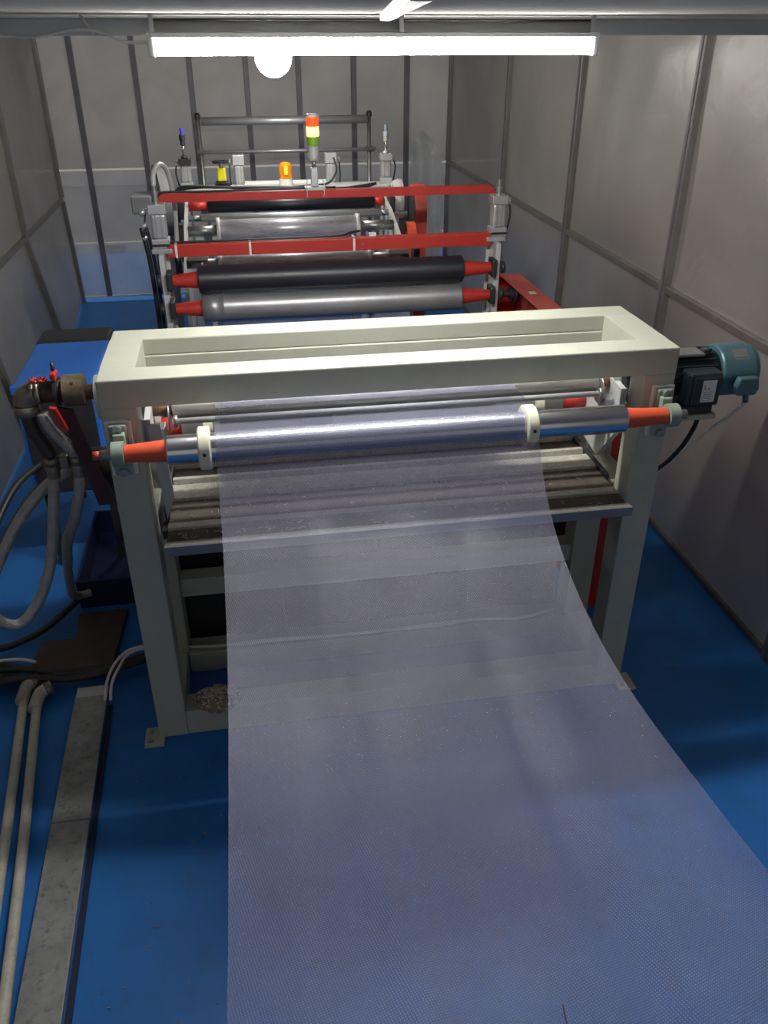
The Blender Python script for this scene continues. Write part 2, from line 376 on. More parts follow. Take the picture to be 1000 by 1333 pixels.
obj('hanging_wire', G().cyl((-.19, 2.69, 2.425), (1.08, 2.69, 2.425), .003, n=6), m_steel, lamp1)
lamp2 = thing('globe_lamp', (.30, 6.0, 2.14), 'glowing round lamp farther back, just below the long front tube', 'lamp')
obj('globe', G().lathe([(.115 - .115 * math.cos(a), .115 * math.sin(a)) for a in [PI * k / 14 for k in range(13)]], (.30, 6.0, 2.14), (0, 0, 1), 28), m_globe, lamp2)
obj('socket', G().lathe([(0, .045), (.03, .05), (.07, .03)], (.30, 6.0, 2.362), (0, 0, 1), 20), m_white, lamp2)
obj('cord', G().cyl((.30, 6.0, 2.43), (.30, 6.0, ZT), .006, n=8), m_black, lamp2)
one('ceiling_conduit', G().prism([(.447, 2.74), (.477, 2.74), (.197, .90), (.176, .90)], 2, 2.424, 2.4399), m_white, (.3, 1.5, 2.418), 'white ceiling conduit running from the beam towards the viewer', 'conduit')
one('lamp_wire', G().tube([(-.62, 2.7, 2.392), (-.5, 2.69, 2.385), (-.40, 2.68, 2.402), (-.33, 2.68, 2.398), (-.27, 2.68, 2.375), (-.206, 2.68, 2.372)], .004), m_whitecable, (-.4, 2.69, 2.385), 'thin white wire leading to the left end of the front lamp', 'wire')
one('cable_tie', G().cyl((-.345, 2.70, 2.39), (-.375, 2.70, 2.437), .004, n=6), m_whitecable, (-.36, 2.70, 2.39), 'white cable tie holding the lamp wire to the ceiling beam', 'cable tie')

# ================================================================== FRONT ROLLER FRAME
X0, X1, Y0, Y1, ZF, T = -.472, 1.43, 2.49, 2.99, 1.48, .11
fr = thing('roller_frame', (.48, 2.74, 0), 'cream painted box-section steel frame in the foreground', 'machine frame')
BV = .004
tp = G().cbox(X0, X1, Y0, Y0 + T, 1.386, ZF, .005); obj('front_beam', tp, m_frame, fr)
obj('rear_beam', G().cbox(X0, X1, Y1 - T, Y1, 1.42, ZF, .005), m_frame, fr)
obj('rear_beam_lower', G().cbox(X0, X1, Y1 - T - .004, Y1, 1.345, 1.4195, .004), m_frame, fr)
for x in (X0, X1 - T): obj('end_beam', G().cbox(x + .0003, x + T - .0003, Y0 + .105, Y1 - .105, 1.37, ZF - .0006, .001), m_frame, fr)
for x in (X0, X1 - T):
    for y in (Y0, Y1 - T):
        obj('leg', G().cbox(x, x + T, y, y + T, 0, 1.388, .005), m_frame, fr)
    obj('side_bottom_beam', G().cbox(x + .005, x + T - .005, Y0 + T, Y1 - T, 0, .10, .004), m_frame, fr)
    obj('side_mid_beam', G().cbox(x + .01, x + T - .01, Y0 + T, Y1 - T, .80, .90, .004), m_frame, fr)
obj('bottom_beam', G().cbox(X0 + T, X1 - T, Y0 + .004, Y0 + T - .004, 0, .115, .004), m_frame, fr)
obj('bottom_beam', G().cbox(X0 + T, X1 - T, Y1 - T - .02, Y1 - .02, 0, .10, .004), m_frame, fr)
obj('cross_beam', G().cbox(X0 + T, X1 - T, Y1 - .09, Y1 - .01, .37, .455, .004), m_frame, fr)
for x in (X0 - .055, X1 - .02):
    fp = obj('foot_plate', G().cbox(x, x + .075, Y0 - .05, Y0 + .05, 0, .012, .002), m_frame, fr)
    for yy in (Y0 - .025, Y0 + .025): obj('bolt', G().cyl((x + .022, yy, .012), (x + .022, yy, .022), .009, n=6), m_steel, fp)
# side plates carrying the inner rollers
for s, x in ((1, -.352), (-1, 1.296)):
    sp = obj('side_plate', G().prism([(2.58, 1.30), (2.86, 1.33), (2.97, 1.20), (2.97, 1.02), (2.72, .98), (2.60, 1.12)], 0, x - .008, x + .012), m_beamgrey, fr)
    obj('clamp_block', G().cbox(x - .004, x + s * .04 + .01, 2.64, 2.70, 1.20, 1.245, .003) if s > 0 else G().cbox(x - .04, x + .012, 2.64, 2.70, 1.20, 1.245, .003), m_alu, fr)
obj('hanging_bracket', G().prism([(-.352, 1.29), (-.31, 1.29), (-.295, 1.02), (-.33, .93), (-.338, 1.12)], 1, 2.575, 2.583), m_beamgrey, fr)

def bearing(xc, label, side):
    t = thing('pillow_bearing', (xc, Y0, 1.165), label, 'bearing', 'roller bearings on the frame')
    obj('back_plate', G().cbox(xc - .040, xc + .040, Y0 - .014, Y0 - .0005, 1.165, 1.352, .003), m_white, t)
    obj('base', G().cbox(xc - .028, xc + .028, Y0 - .034, Y0 - .0142, 1.172, 1.345, .006), m_green, t)
    hx = xc - side * .004
    obj('housing', G().ring((hx - .018, Y0 - .10, 1.28), (hx + .018, Y0 - .10, 1.28), .039, .024), m_green, t)
    obj('web', G().cbox(hx - .018, hx + .018, Y0 - .062, Y0 - .034, 1.235, 1.325, .004), m_green, t)
    obj('inner_race', G().ring((hx - .018, Y0 - .10, 1.28), (hx + .018, Y0 - .10, 1.28), .0238, .0165), m_plastic, t)
    for z in (1.332, 1.185):
        obj('bolt', G().lathe([(0, .015), (.014, .015), (.014, .008), (.010, .008)], (xc, Y0 - .034, z), (0, -1, 0), 14), m_steel, t)
    return t
bearing(-.425, 'green cast bearing on a white plate at the left leg', -1)
bearing(1.387, 'green cast bearing on a white plate at the right leg', 1)

# ---- front outfeed roller
RY, RZ = 2.39, 1.28
gr = thing('outfeed_roller', (.47, RY, RZ), 'polished outfeed roller with orange ends carrying the film', 'roller')
obj('barrel', G().lathe([(0, .044), (.004, .047), (1.485, .047), (1.489, .044)], (-.276, RY, RZ), (1, 0, 0), 48), m_chrome, gr)
obj('journal', G().lathe([(0, .035), (.125, .027)], (-.2765, RY, RZ), (-1, 0, 0), 24), m_orange, gr)
obj('journal', G().lathe([(0, .035), (.148, .027)], (1.2135, RY, RZ), (1, 0, 0), 24), m_orange, gr)
obj('shaft', G().cyl((-.401, RY, RZ), (-.475, RY, RZ), .016), m_steel, gr)
obj('shaft', G().cyl((1.362, RY, RZ), (1.435, RY, RZ), .016), m_steel, gr)
obj('shaft_tip', G().cyl((-.4755, RY, RZ), (-.497, RY, RZ), .014), m_pink, gr)
for x in (-.180, .862):
    c = obj('collar', G().lathe([(0, .064), (.004, .068), (.034, .068), (.038, .064)], (x, RY, RZ), (1, 0, 0), 40), m_collar, gr)
    obj('screw_hole', G().cyl((x + .019, RY - .0665, RZ + .008), (x + .019, RY - .0695, RZ + .008), .006, n=10), m_black, c)

# ---- inner rollers of the frame
t = thing('guide_roller', (.48, 2.70, 1.285), 'dirty grey steel guide roller under the front beam', 'roller')
obj('barrel', G().lathe([(0, .033), (.003, .036), (1.512, .036), (1.515, .033)], (-.275, 2.70, 1.287), (1, 0, 0), 32), m_dirtysteel, t)
obj('shaft', G().cyl((-.339, 2.70, 1.287), (-.276, 2.70, 1.287), .019), m_rust, t)
obj('shaft', G().cyl((1.2405, 2.70, 1.287), (1.286, 2.70, 1.287), .019), m_rust, t)
for x in (-.285, 1.243): obj('end_disc', G().cyl((x - .002, 2.68, 1.272), (x + .003, 2.68, 1.272), .052, n=24), m_steel, t)
t = thing('spreader_bar', (.48, 2.64, 1.268), 'thin pale rod running in front of the dirty guide roller', 'rod')
obj('rod', G().cyl((-.262, 2.64, 1.268), (1.232, 2.64, 1.268), .0105, n=14), m_beamgrey, t)
for x in (-.27, 1.226): obj('rod_clamp', G().cyl((x, 2.64, 1.268), (x + .014, 2.64, 1.268), .022, n=14), m_steel, t)
t = thing('lower_guide_roller', (.48, 2.90, 1.14), 'grey roller with dark red ends low behind the front beam', 'roller')
obj('barrel', G().cyl((-.268, 2.90, 1.14), (1.19, 2.90, 1.14), .043, n=32), m_greyroll, t)
obj('journal', G().cyl((-.343, 2.90, 1.14), (-.2685, 2.90, 1.14), .034), m_red, t)
obj('journal', G().cyl((1.1905, 2.90, 1.14), (1.285, 2.90, 1.14), .034), m_red, t)
for x in (-.19, 1.075): obj('collar', G().lathe([(0, .058), (.033, .058)], (x, 2.90, 1.14), (1, 0, 0), 32), m_collar, t)
# small bearing beside the guide roller, right
t = thing('flange_bearing', (1.30, 2.66, 1.25), 'dark green bearing at the right end of the guide roller', 'bearing')
obj('housing', G().ring((1.290, 2.70, 1.287), (1.316, 2.70, 1.287), .052, .020), m_green, t)
obj('base', G().cbox(1.289, 1.3168, 2.62, 2.78, 1.205, 1.234, .004), m_green, t)
obj('bolt', G().lathe([(0, .014), (.018, .014), (.018, .007), (.013, .007)], (1.302, 2.635, 1.234), (0, 0, 1), 12), m_steel, t)

# ---- scrap table
TZ = .94
t = thing('scrap_table', (.48, 2.65, .90), 'ridged brown catch table below the roller, strewn with thread scraps', 'table')
TX0, TX1 = -.322, 1.285
obj('front_edge', G().cbox(TX0 - .006, TX1 + .004, 2.365, 2.377, TZ - .03, TZ + .006, .002), m_edge, t)
obj('front_lip', G().cbox(TX0 - .004, TX1 + .002, 2.378, 2.402, TZ - .008, TZ + .005, .002), m_dust, t)
for i, (a, b) in enumerate(((2.403, 2.484), (2.534, 2.688), (2.862, 2.945))):
    obj('plank', G().cbox(TX0, TX1, a, b, TZ - .02, TZ - .002, .002), m_brown, t)
for a, b, h in ((2.486, 2.532, .004), (2.69, 2.805, .006), (2.83, 2.86, .010), (2.947, 2.968, .012)):
    obj('ridge', G().prism([(a, TZ - .012), (b, TZ - .012), (b - .005, TZ + h), (a + .006, TZ + h)], 0, TX0, TX1), m_dust, t)
obj('under_sheet', G().box(TX0 + .004, TX1 - .004, 2.378, 2.968, TZ - .03, TZ - .0205), m_plastic, t)
for x in (TX0 - .02, TX1 + .002): obj('side_angle', G().cbox(x, x + .016, 2.61, 2.965, TZ - .05, TZ + .012, .003), m_plastic, t)
for x in (TX0 - .031, TX1 - .001): obj('support_bracket', G().box(x, x + .0305, 2.57, 2.64, TZ - .085, TZ - .052), m_plastic, t)
g = G()
for k in range(190):
    xl_ = random.random() < .45
    x = random.uniform(TX0 + .02, .12) if xl_ else random.uniform(.0, TX1 - .02); y = random.choice([random.uniform(2.41, 2.48), random.uniform(2.54, 2.80), random.uniform(2.69, 2.80)])
    z = TZ + (.0075 if y > 2.69 else .0 ); a = random.uniform(0, PI); l = random.uniform(.006, .026)
    g.tube([(x, y, z), (x + l * math.cos(a) * .5, y + l * math.sin(a) * .5, z + .002), (x + l * math.cos(a + .4), y + l * math.sin(a + .4), z)], .0007, 3, 2)
one('thread_scraps', g, m_label, (.48, 2.6, TZ), 'white thread clippings scattered on the catch table', 'scraps', kind='stuff')

# ================================================================== THE FILM
def cat(pts, sub=10):
    P = [Vector((0, a, b)) for a, b in pts]; Q = []
    for i in range(len(P) - 1):
        a = P[max(i - 1, 0)]; b = P[i]; c = P[i + 1]; d = P[min(i + 2, len(P) - 1)]
        for k in range(sub):
            t_ = k / sub; Q.append(.5 * ((2 * b) + (c - a) * t_ + (2 * a - 5 * b + 4 * c - d) * t_ * t_ + (3 * b - a - 3 * c + d) * t_ ** 3))
    Q.append(P[-1]); return [(q.y, q.z) for q in Q]
r = .0485
path = [(4.60, 1.0), (3.6, 1.03), (2.95, 1.085), (2.90, 1.094), (2.86, 1.115)]
path += [(2.80, 1.2), (2.738, 1.276), (2.73, 1.308), (2.70, 1.325), (2.66, 1.326)]
wrap = [(RY + r * math.cos(a), RZ + r * math.sin(a)) for a in [math.radians(k) for k in (84, 100, 120, 140, 160, 176)]]
fall = [(2.325, 1.235), (2.26, 1.150), (2.19, 1.087), (2.10, 1.030), (1.99, .985), (1.86, .948), (1.72, .925), (1.55, .917), (1.38, .926), (1.2, .945), (1.0, .970), (.82, 1.0), (.55, 1.055), (.2, 1.14), (-.2, 1.26)]
pts = cat(path, 6)[:-1] + [(2.66, 1.326)] + wrap + cat([wrap[-1]] + fall, 8)[1:]
acc = [0]
for a, b in zip(pts[:-1], pts[1:]): acc.append(acc[-1] + math.hypot(a[0] - b[0], a[1] - b[1]))
NX = 44
g = G(); vs = []; 
for (y, z), s_ in zip(pts, acc):
    fade = min(1, max(0, (2.30 - y) / .5))
    for i in range(NX + 1):
        a = i / NX; x = -.128 + 1.031 * a
        cr = .006 * math.sin(9 * a + .8 * y) + .020 * math.exp(-((a - .27 - .03 * (2 - y)) / .04) ** 2) - .022 * math.exp(-((a - .70 + .02 * (2 - y)) / .045) ** 2) + .004 * math.sin(23 * a - 2 * y) + .012 * (a - .5) * max(0, 1.4 - y) * 4
        vs.append((x, y, z + cr * fade))
fs = [(j * (NX + 1) + i, j * (NX + 1) + i + 1, (j + 1) * (NX + 1) + i + 1, (j + 1) * (NX + 1) + i) for j in range(len(pts) - 1) for i in range(NX)]
g.add(vs, fs, True)
film = one('film_web', g, m_film, (.39, 1.5, .917), 'wide translucent perforated plastic film running off the front roller', 'plastic film')
uvl = film.data.uv_layers.new(name='UVMap')
for lp in film.data.loops:
    k = lp.vertex_index; uvl.data[lp.index].uv = (k % (NX + 1) / NX * 1.03, acc[k // (NX + 1)])
one('film_mark', G().tube([(.407, .655, 1.036), (.4105, .685, 1.029), (.416, .713, 1.0225)], .0014, 5), m_black, (.41, .68, 1.03), 'short black pen stroke on the film near the bottom of the picture', 'mark')

# ================================================================== DRIVE MOTOR
MY, MZ = 2.78, 1.275
t = thing('gear_motor', (1.60, MY, 1.17), 'black finned motor with teal brake drum on the right of the frame', 'motor')
obj('body', G().cyl((1.43, MY, MZ), (1.735, MY, MZ), .078, n=32), m_motor, t)
for k in range(22):
    a = 2 * PI * k / 22
    if -1 < math.sin(a) < -.80: continue
    c_, s_ = math.cos(a), math.sin(a); u = Vector((0, c_, s_)); v = Vector((0, -s_, c_)); o_ = Vector((0, MY, MZ))
    vs = [Vector((x, 0, 0)) + o_ + u * rr + v * h for x in (1.45, 1.715) for rr in (.076, .092) for h in (-.002, .002)]
    obj('cooling_fin', G().add(vs, [(0, 1, 3, 2), (4, 6, 7, 5), (0, 4, 5, 1), (2, 3, 7, 6), (0, 2, 6, 4), (1, 5, 7, 3)]), m_motor, t)
obj('brake_drum', G().lathe([(0, .094), (.006, .099), (.13, .099), (.150, .092), (.165, .06)], (1.735, MY, MZ), (1, 0, 0), 40), m_teal, t)
tb = obj('terminal_box', G().cbox(1.575, 1.705, MY - .145, MY - .07, MZ - .085, MZ + .045, .010), m_motor, t)
obj('box_cover', G().cbox(1.587, 1.695, MY - .155, MY - .1452, MZ - .075, MZ + .035, .006), m_motor, tb)
lb = obj('sticker', G().box(1.622, 1.676, MY - .1562, MY - .1552, MZ - .062, MZ + .022), m_label, tb)
obj('top_plate', G().cbox(1.53, 1.66, MY - .07, MY + .01, MZ + .083, MZ + .094, .003), m_steel, t)
for x in (1.52, 1.675): obj('lifting_eye', G().cbox(x - .012, x + .012, MY - .05, MY - .02, MZ + .078, MZ + .102, .004), m_motor, t)
jb = obj('junction_box', G().prism([(-.05, -.048), (.05, -.048), (.05, .048), (-.05, .048)], 1, MY - .112, MY - .082), m_teal, t)
for v in jb.data.vertices: v.co.x += 1.815 - 1.60; v.co.z += MZ - .02
jb2 = obj('box_lid', G().prism([(1.778, MZ - .055), (1.852, MZ - .055), (1.862, MZ - .03), (1.852, MZ + .015), (1.778, MZ + .015), (1.768, MZ - .02)], 1, MY - .142, MY - .1122), m_teal, t, bevel=.006)
obj('name_plate', G().add([(1.78 + .06 * i, MY + .099 * math.cos(a) , MZ + .0995 * math.sin(a)) for i in (0, 1) for a in [math.radians(q) for q in (140, 130, 120, 112)]], [(0, 1, 5, 4), (1, 2, 6, 5), (2, 3, 7, 6)]), m_steel, t)
obj('cable_gland', G().cyl((1.822, MY - .125, MZ - .055), (1.826, MY - .128, MZ - .085), .011, n=10), m_teal, t)
obj('mounting_shelf', G().cbox(1.4302, 1.70, MY - .12, MY + .10, MZ - .125, MZ - .094, .003), m_plastic, t)
obj('shelf_plate', G().cbox(1.4302, 1.715, MY - .13, MY + .11, MZ - .146, MZ - .1255, .003), m_frame, t)
# print on the sticker (QR code left out)
obj('sticker_print', G().box(1.630, 1.633, MY - .1568, MY - .1563, MZ - .012, MZ + .004).box(1.6332, 1.640, MY - .1568, MY - .1563, MZ - .012, MZ - .009).box(1.643, 1.650, MY - .1568, MY - .1563, MZ - .012, MZ - .007), m_redink, tb)
g = G()
for k in range(5): g.box(1.630, 1.668 - .006 * (k % 2), MY - .1568, MY - .1563, MZ - .056 + k * .008, MZ - .0535 + k * .008)
obj('sticker_lines', g, m_greyink, tb)
one('motor_cable', G().tube([(1.655, MY - .11, MZ - .148), (1.66, MY - .09, 1.08), (1.645, MY - .06, .99), (1.60, MY - .04, .91), (1.53, MY - .03, .85), (1.432, MY - .03, .80)], .009, 10), m_black, (1.6, MY, 1.0), 'thick black cable hanging from the motor terminal box', 'cable')
one('brake_cable', G().tube([(1.826, MY - .128, MZ - .086), (1.80, MY - .10, 1.13), (1.74, MY - .06, 1.045), (1.66, MY - .04, .95), (1.57, MY - .03, .865), (1.432, MY - .03, .79)], .0065, 8), m_whitecable, (1.7, MY, 1.0), 'thin white cable slanting down from the teal junction box', 'cable')
# red belt guard behind the right rear leg
t = thing('belt_guard', (1.53, 3.2, 0), 'narrow bright red guard standing behind the right legs of the cream frame', 'guard')
obj('cover', G().prism([(3.06, 0), (3.40, 0), (3.40, .98), (3.12, .90), (3.06, .80)], 0, 1.475, 1.60), m_red, t, bevel=.004)
obj('foot', G().box(1.46, 1.6, 3.03, 3.059, 0, .02), m_red, t)

# ================================================================== LEFT SIDE: heater, union, hoses
t = thing('heater_cabinet', (-.89, 4.2, 0), 'bright blue heater cabinet with a black rear lid, left of the frame', 'cabinet')
obj('body', G().cbox(-1.085, -.715, 3.78, 4.40, .44, 1.0, .012), m_blue, t)
obj('rear_cap', G().cbox(-1.095, -.72, 4.402, 4.63, .44, 1.003, .02), m_plastic, t)
obj('front_panel', G().cbox(-1.06, -.74, 3.768, 3.7795, .46, .93, .003), m_plastic, t)
obj('top_lip', G().cbox(-1.087, -.713, 3.765, 3.80, .965, 1.004, .004), m_blue, t)
for x in (-1.06, -.76):
    for y in (3.82, 4.55): obj('leg', G().box(x, x + .03, y, y + .03, 0, .4395), m_plastic, t)
t = thing('drip_tray', (-.74, 3.75, 0), 'open navy blue steel tray on the floor behind the left leg', 'tray')
obj('bottom', G().box(-.89, -.585, 3.43, 4.10, 0, .012), m_navy, t)
for nm, bx in (('front_side', (-.90, -.575, 3.418, 3.43, 0, .145)), ('rear_side', (-.90, -.575, 4.10, 4.112, 0, .145)), ('long_side', (-.90, -.888, 3.4305, 4.0995, 0, .145)), ('long_side', (-.587, -.575, 3.4305, 4.0995, 0, .145))):
    obj(nm, G().box(*bx), m_navy, t)
obj('rim', G().box(-.904, -.571, 3.412, 3.43, .1455, .153), m_navy, t)

UY = 2.76; UZ = 1.355
t = thing('rotary_union', (-.63, UY, 1.05), 'brown rotary union with elbow, brass coupling and red clamp, left of the frame', 'pipe fitting')
obj('flange', G().lathe([(0, .075), (.014, .075)], (-.508, UY, UZ - .03), (-1, 0, 0), 32), m_white, t)
obj('shaft', G().cyl((-.4725, UY, UZ - .01), (-.555, UY, UZ - .01), .026), m_rust, t)
cp = obj('coupling', G().lathe([(0, .045), (.002, .053), (.068, .053), (.070, .045)], (-.556, UY, UZ), (-1, 0, 0), 32), m_brass, t)
obj('set_hole', G().cyl((-.590, UY - .0365, UZ + .0365), (-.590, UY - .0385, UZ + .0385), .006, n=10), m_black, cp)
obj('pipe', G().cyl((-.6265, UY, UZ), (-.706, UY, UZ - .002), .036), m_ruston, t)
obj('thread_ring', G().cyl((-.700, UY, UZ), (-.7155, UY, UZ), .0415), m_elbow, t)
g = G(); rs = []
for k in range(9):
    a = PI / 2 * k / 8; c_ = Vector((-.716 - .04 * math.sin(a), UY, UZ - .04 + .04 * math.cos(a))); d_ = Vector((-math.cos(a), 0, -math.sin(a))); nrm = Vector((-math.sin(a), 0, math.cos(a)))
    rs.append([c_ + (nrm * math.cos(2 * PI * j / 20) + Vector((0, 1, 0)) * math.sin(2 * PI * j / 20)) * .040 for j in range(20)])
g.rings(rs); g.cyl((-.756, UY, UZ - .04), (-.756, UY, UZ - .075), .043); obj('elbow', g, m_elbow, t)
obj('clamp', G().ring((-.640, UY, UZ), (-.652, UY, UZ), .052, .0365), m_plastic, t)
obj('clamp_ear', G().cbox(-.655, -.638, UY - .035, UY + .015, UZ + .045, UZ + .072, .004), m_red, t)
obj('clamp_bolt', G().cyl((-.648, UY, UZ + .072), (-.648, UY, UZ + .10), .006, n=8), m_plastic, t)
obj('red_lug', G().prism([(-.668, UZ - .03), (-.648, UZ - .035), (-.622, UZ - .115), (-.640, UZ - .12)], 1, UY - .075, UY - .055), m_red, t)
obj('torque_arm', G().prism([(-.648, UZ - .04), (-.60, UZ - .05), (-.515, UZ - .42), (-.575, UZ - .42)], 1, UY - .05, UY - .04), m_maroon, t)
for k in range(7):
    a = 2 * PI * k / 7; obj('tied_rag' , G().tube([(-.695 + .02 * math.cos(a), UY - .02 + .015 * math.sin(a), UZ + .043), (-.695 + .028 * math.cos(a + .5), UY - .02 + .02 * math.sin(a + .5), UZ + .053), (-.695 + .02 * math.cos(a + 1), UY - .02 + .015 * math.sin(a + 1), UZ + .046)], .004, 5, 3), m_red, t)
t2 = thing('hose_manifold', (-.65, UY - .02, 1.05), 'steel hose unions joined by a clamp below the brown elbow', 'pipe fitting')
for x in (-.708, -.624):
    obj('nut', G().cyl((x, UY - .02, 1.125), (x - .002, UY - .02, 1.095), .030, n=6), m_elbow, t2)
    obj('ferrule', G().lathe([(0, .024), (.02, .026), (.022, .022), (.05, .022)], (x - .002, UY - .02, 1.0945), (-.05, 0, -1), 18), m_elbow, t2)
obj('bridge', G().cbox(-.68, -.65, UY - .045, UY, 1.085, 1.13, .006), m_elbow, t2)
obj('stub', G().cyl((-.49, UY + .02, 1.075), (-.60, UY + .02, 1.075), .052, n=24), m_ruston, t2)
obj('feed_hose', G().tube([(-.756, UY, UZ - .075), (-.75, UY - .01, 1.23), (-.725, UY - .015, 1.17), (-.708, UY - .02, 1.125)], .026, 12), m_dhose, t2)
obj('feed_hose', G().tube([(-.70, UY - .04, 1.295), (-.68, UY - .045, 1.235), (-.645, UY - .04, 1.175), (-.626, UY - .02, 1.126)], .020, 12), m_braid, t2)
HG = 'braided hoses at the rotary union'
one('braided_hose', G().tube([(-.712, UY - .02, 1.046), (-.735, UY - .02, .94), (-.765, UY - .02, .80), (-.80, UY - .03, .67), (-.86, UY - .05, .545), (-.935, UY - .08, .475), (-1.00, UY - .1, .52), (-1.01, UY - .09, .62), (-.95, UY - .02, .75), (-.86, UY + .03, .88), (-.76, UY + .05, .98), (-.68, UY + .05, 1.03), (-.655, UY + .02, 1.09)], .020, 12, 8), m_braid, (-.85, UY, .5), 'long braided steel hose hanging in a loop beside the left wall', 'hose', HG)
one('braided_hose', G().tube([(-.627, UY - .02, 1.046), (-.645, UY - .02, .96), (-.68, UY, .86), (-.735, UY + .05, .74), (-.775, UY + .15, .60), (-.82, UY + .28, .46), (-.86, UY + .42, .30), (-.89, UY + .52, .185), (-.885, UY + .60, .115), (-.84, UY + .64, .10)], .020, 12, 8), m_braid, (-.7, UY, .5), 'braided steel hose dropping from the right union to the front of the navy tray', 'hose', HG)
one('drain_hose', G().tube([(-.565, UY + .06, 1.02), (-.555, UY + .15, .92), (-.565, UY + .35, .72), (-.60, UY + .75, .42), (-.62, UY + .95, .20), (-.63, UY + 1.0, .10)], .016, 10), m_dhose, (-.57, UY + .3, .6), 'dark hose slanting down behind the left leg into the tray', 'hose')
one('drain_hose', G().tube([(-.60, UY + .1, 1.0), (-.60, UY + .25, .9), (-.62, UY + .55, .66), (-.66, UY + .95, .35), (-.68, UY + 1.05, .10)], .013, 10), m_dhose, (-.62, UY + .3, .6), 'dark hose left of its twin between the rusty arm and the tray', 'hose')
one('supply_hose', G().tube([(-1.02, 3.76, .62), (-1.12, 3.6, .58), (-1.2, 3.4, .45), (-1.25, 3.2, .28), (-1.22, 3.05, .10), (-1.05, 3.2, .04), (-.905, 3.40, .06)], .016, 8), m_dhose, (-1.1, 3.4, .05), 'dark hose curving from the blue cabinet down to the floor', 'hose')
one('supply_hose', G().tube([(-.98, 3.76, .55), (-1.08, 3.55, .52), (-1.22, 3.25, .33), (-1.34, 3.0, .12), (-1.4, 2.7, .03)], .012, 8), m_dhose, (-1.1, 3.2, .05), 'thin dark hose reaching from the blue cabinet towards the left wall', 'hose')

# ---- floor clutter, left
one('floor_plate', G().prism([(-1.045, 2.985), (-.70, 2.88), (-.672, 3.345), (-.895, 3.335), (-.885, 3.15), (-1.03, 3.15)], 2, 0.001, .03), m_ruston, (-.85, 3.1, 0), 'rusty brown stepped steel plate lying behind the white pipes', 'steel plate', bevel=.003)
t = thing('cable_trunking', (-.75, 1.6, 0), 'grey zinc floor trunking running along the left of the film', 'trunking')
def strip(y0, y1, dx0, dx1, z0, z1):
    def cx(y): return -.76 + (2.8 - y) * .022
    return G().add([(cx(y) + dx, y, z) for z in (z0, z1) for y in (y0, y1) for dx in (dx0, dx1)], [(0, 2, 3, 1), (4, 5, 7, 6), (0, 1, 5, 4), (2, 6, 7, 3), (0, 4, 6, 2), (1, 3, 7, 5)])
obj('base', strip(-.5, 2.74, -.058, .058, .001, .03), m_trunk, t)
for a, b in ((2.103, 2.735), (1.10, 2.100), (-.5, 1.097)): obj('lid', strip(a, b, -.064, .064, .0305, .040), m_trunk, t, bevel=.002)
obj('end_lid', strip(2.74, 2.80, -.062, .062, .02, .034), m_beamgrey, t)
obj('side_channel', strip(-.5, 2.7, .066, .084, .001, .012), m_navy, t)
def pvc(x0, y0, x1, y1, label):
    t_ = thing('floor_pipe', (x0, y0, 0), label, 'pipe', 'white pipes on the floor')
    obj('pipe', G().tube([(x0, y0, .028), ((x0 + x1) / 2 + .006, (y0 + y1) / 2, .026), (x1, y1, .028)], .0185, 12, 8), m_pvc, t_)
    obj('fitting', G().tube([(x0 - .002, y0 - .045, .03), (x0, y0, .032), (x0 + .012, y0 + .03, .05), (x0 + .035, y0 + .045, .055)], .026, 12, 5), m_pvc, t_)
    obj('nut', G().cyl((x0 + .03, y0 + .042, .054), (x0 + .055, y0 + .055, .056), .030, n=8), m_elbow, t_)
pvc(-1.035, 2.80, -.872, 1.20, 'dirty white pipe nearest the left wall on the floor')
pvc(-.975, 2.745, -.805, 1.20, 'dirty white pipe on the floor next to the grey trunking')
for k in range(6):
    o_ = k * .028
    one('power_cable', G().tube([(-1.62 + .0, 3.22 - o_ * 1.5, .02), (-1.35, 3.10 - o_ * 1.8, .03 + .012 * (k % 2)), (-1.05, 2.95 - o_ * .7, .05 + .012 * (k % 3)), (-.88, 2.90 - o_ * .5, .055 + .01 * (k % 2)), (-.72, 2.90 - o_ * .3, .055), (-.52, 2.98 - o_ * .3, .035 + .01 * (k % 2)), (-.45, 2.99 - o_ * .3, .03 + .006 * (k % 3)), (-.40, 2.99 - o_ * .3, .11)], .0105 + .002 * (k % 3), 8, 6), m_dhose, (-.9, 2.95, 0), ('rearmost', 'second from the rear', 'third from the rear', 'third from the front', 'second from the front', 'frontmost')[k] + ' black cable of the bundle crossing the floor at left', 'cable', 'black cable bundle')
one('white_cable', G().tube([(-1.62, 2.98, .06), (-1.3, 2.965, .085), (-1.09, 2.955, .095), (-1.0, 2.93, .09)], .007, 8), m_whitecable, (-1.2, 2.97, 0), 'short white cable lying on the black bundle by the left wall', 'cable')
for k in range(2):
    d_ = k * .022
    one('signal_cable', G().tube([(-.70 + d_, 2.70, .035), (-.695 + d_, 2.76, .075), (-.668 + d_, 2.84 - d_, .105), (-.61, 2.90 - d_ * .6, .125 - d_ * .3), (-.52, 2.915, .125 - d_ * .4), (-.38, 2.90, .112), (-.19, 2.875, .118 - .2 * d_), (.01, 2.86, .135 - .3 * d_), (.24, 2.87, .112), (.48, 2.86, .12), (.70, 2.855, .128 - .4 * d_), (.90, 2.86, .128), (1.1, 2.86, .11), (1.27, 2.9, .108)], .0065, 8), m_whitecable, (-.1, 2.88, .1), ('left' if k == 0 else 'right') + '-hand one of two white cables arching into the frame base', 'cable', 'white cable pair')
t = thing('pellet_bag', (-.235, 2.535, .115), 'clear bag of brown pellets sitting on the bottom beam', 'bag')
g = G()
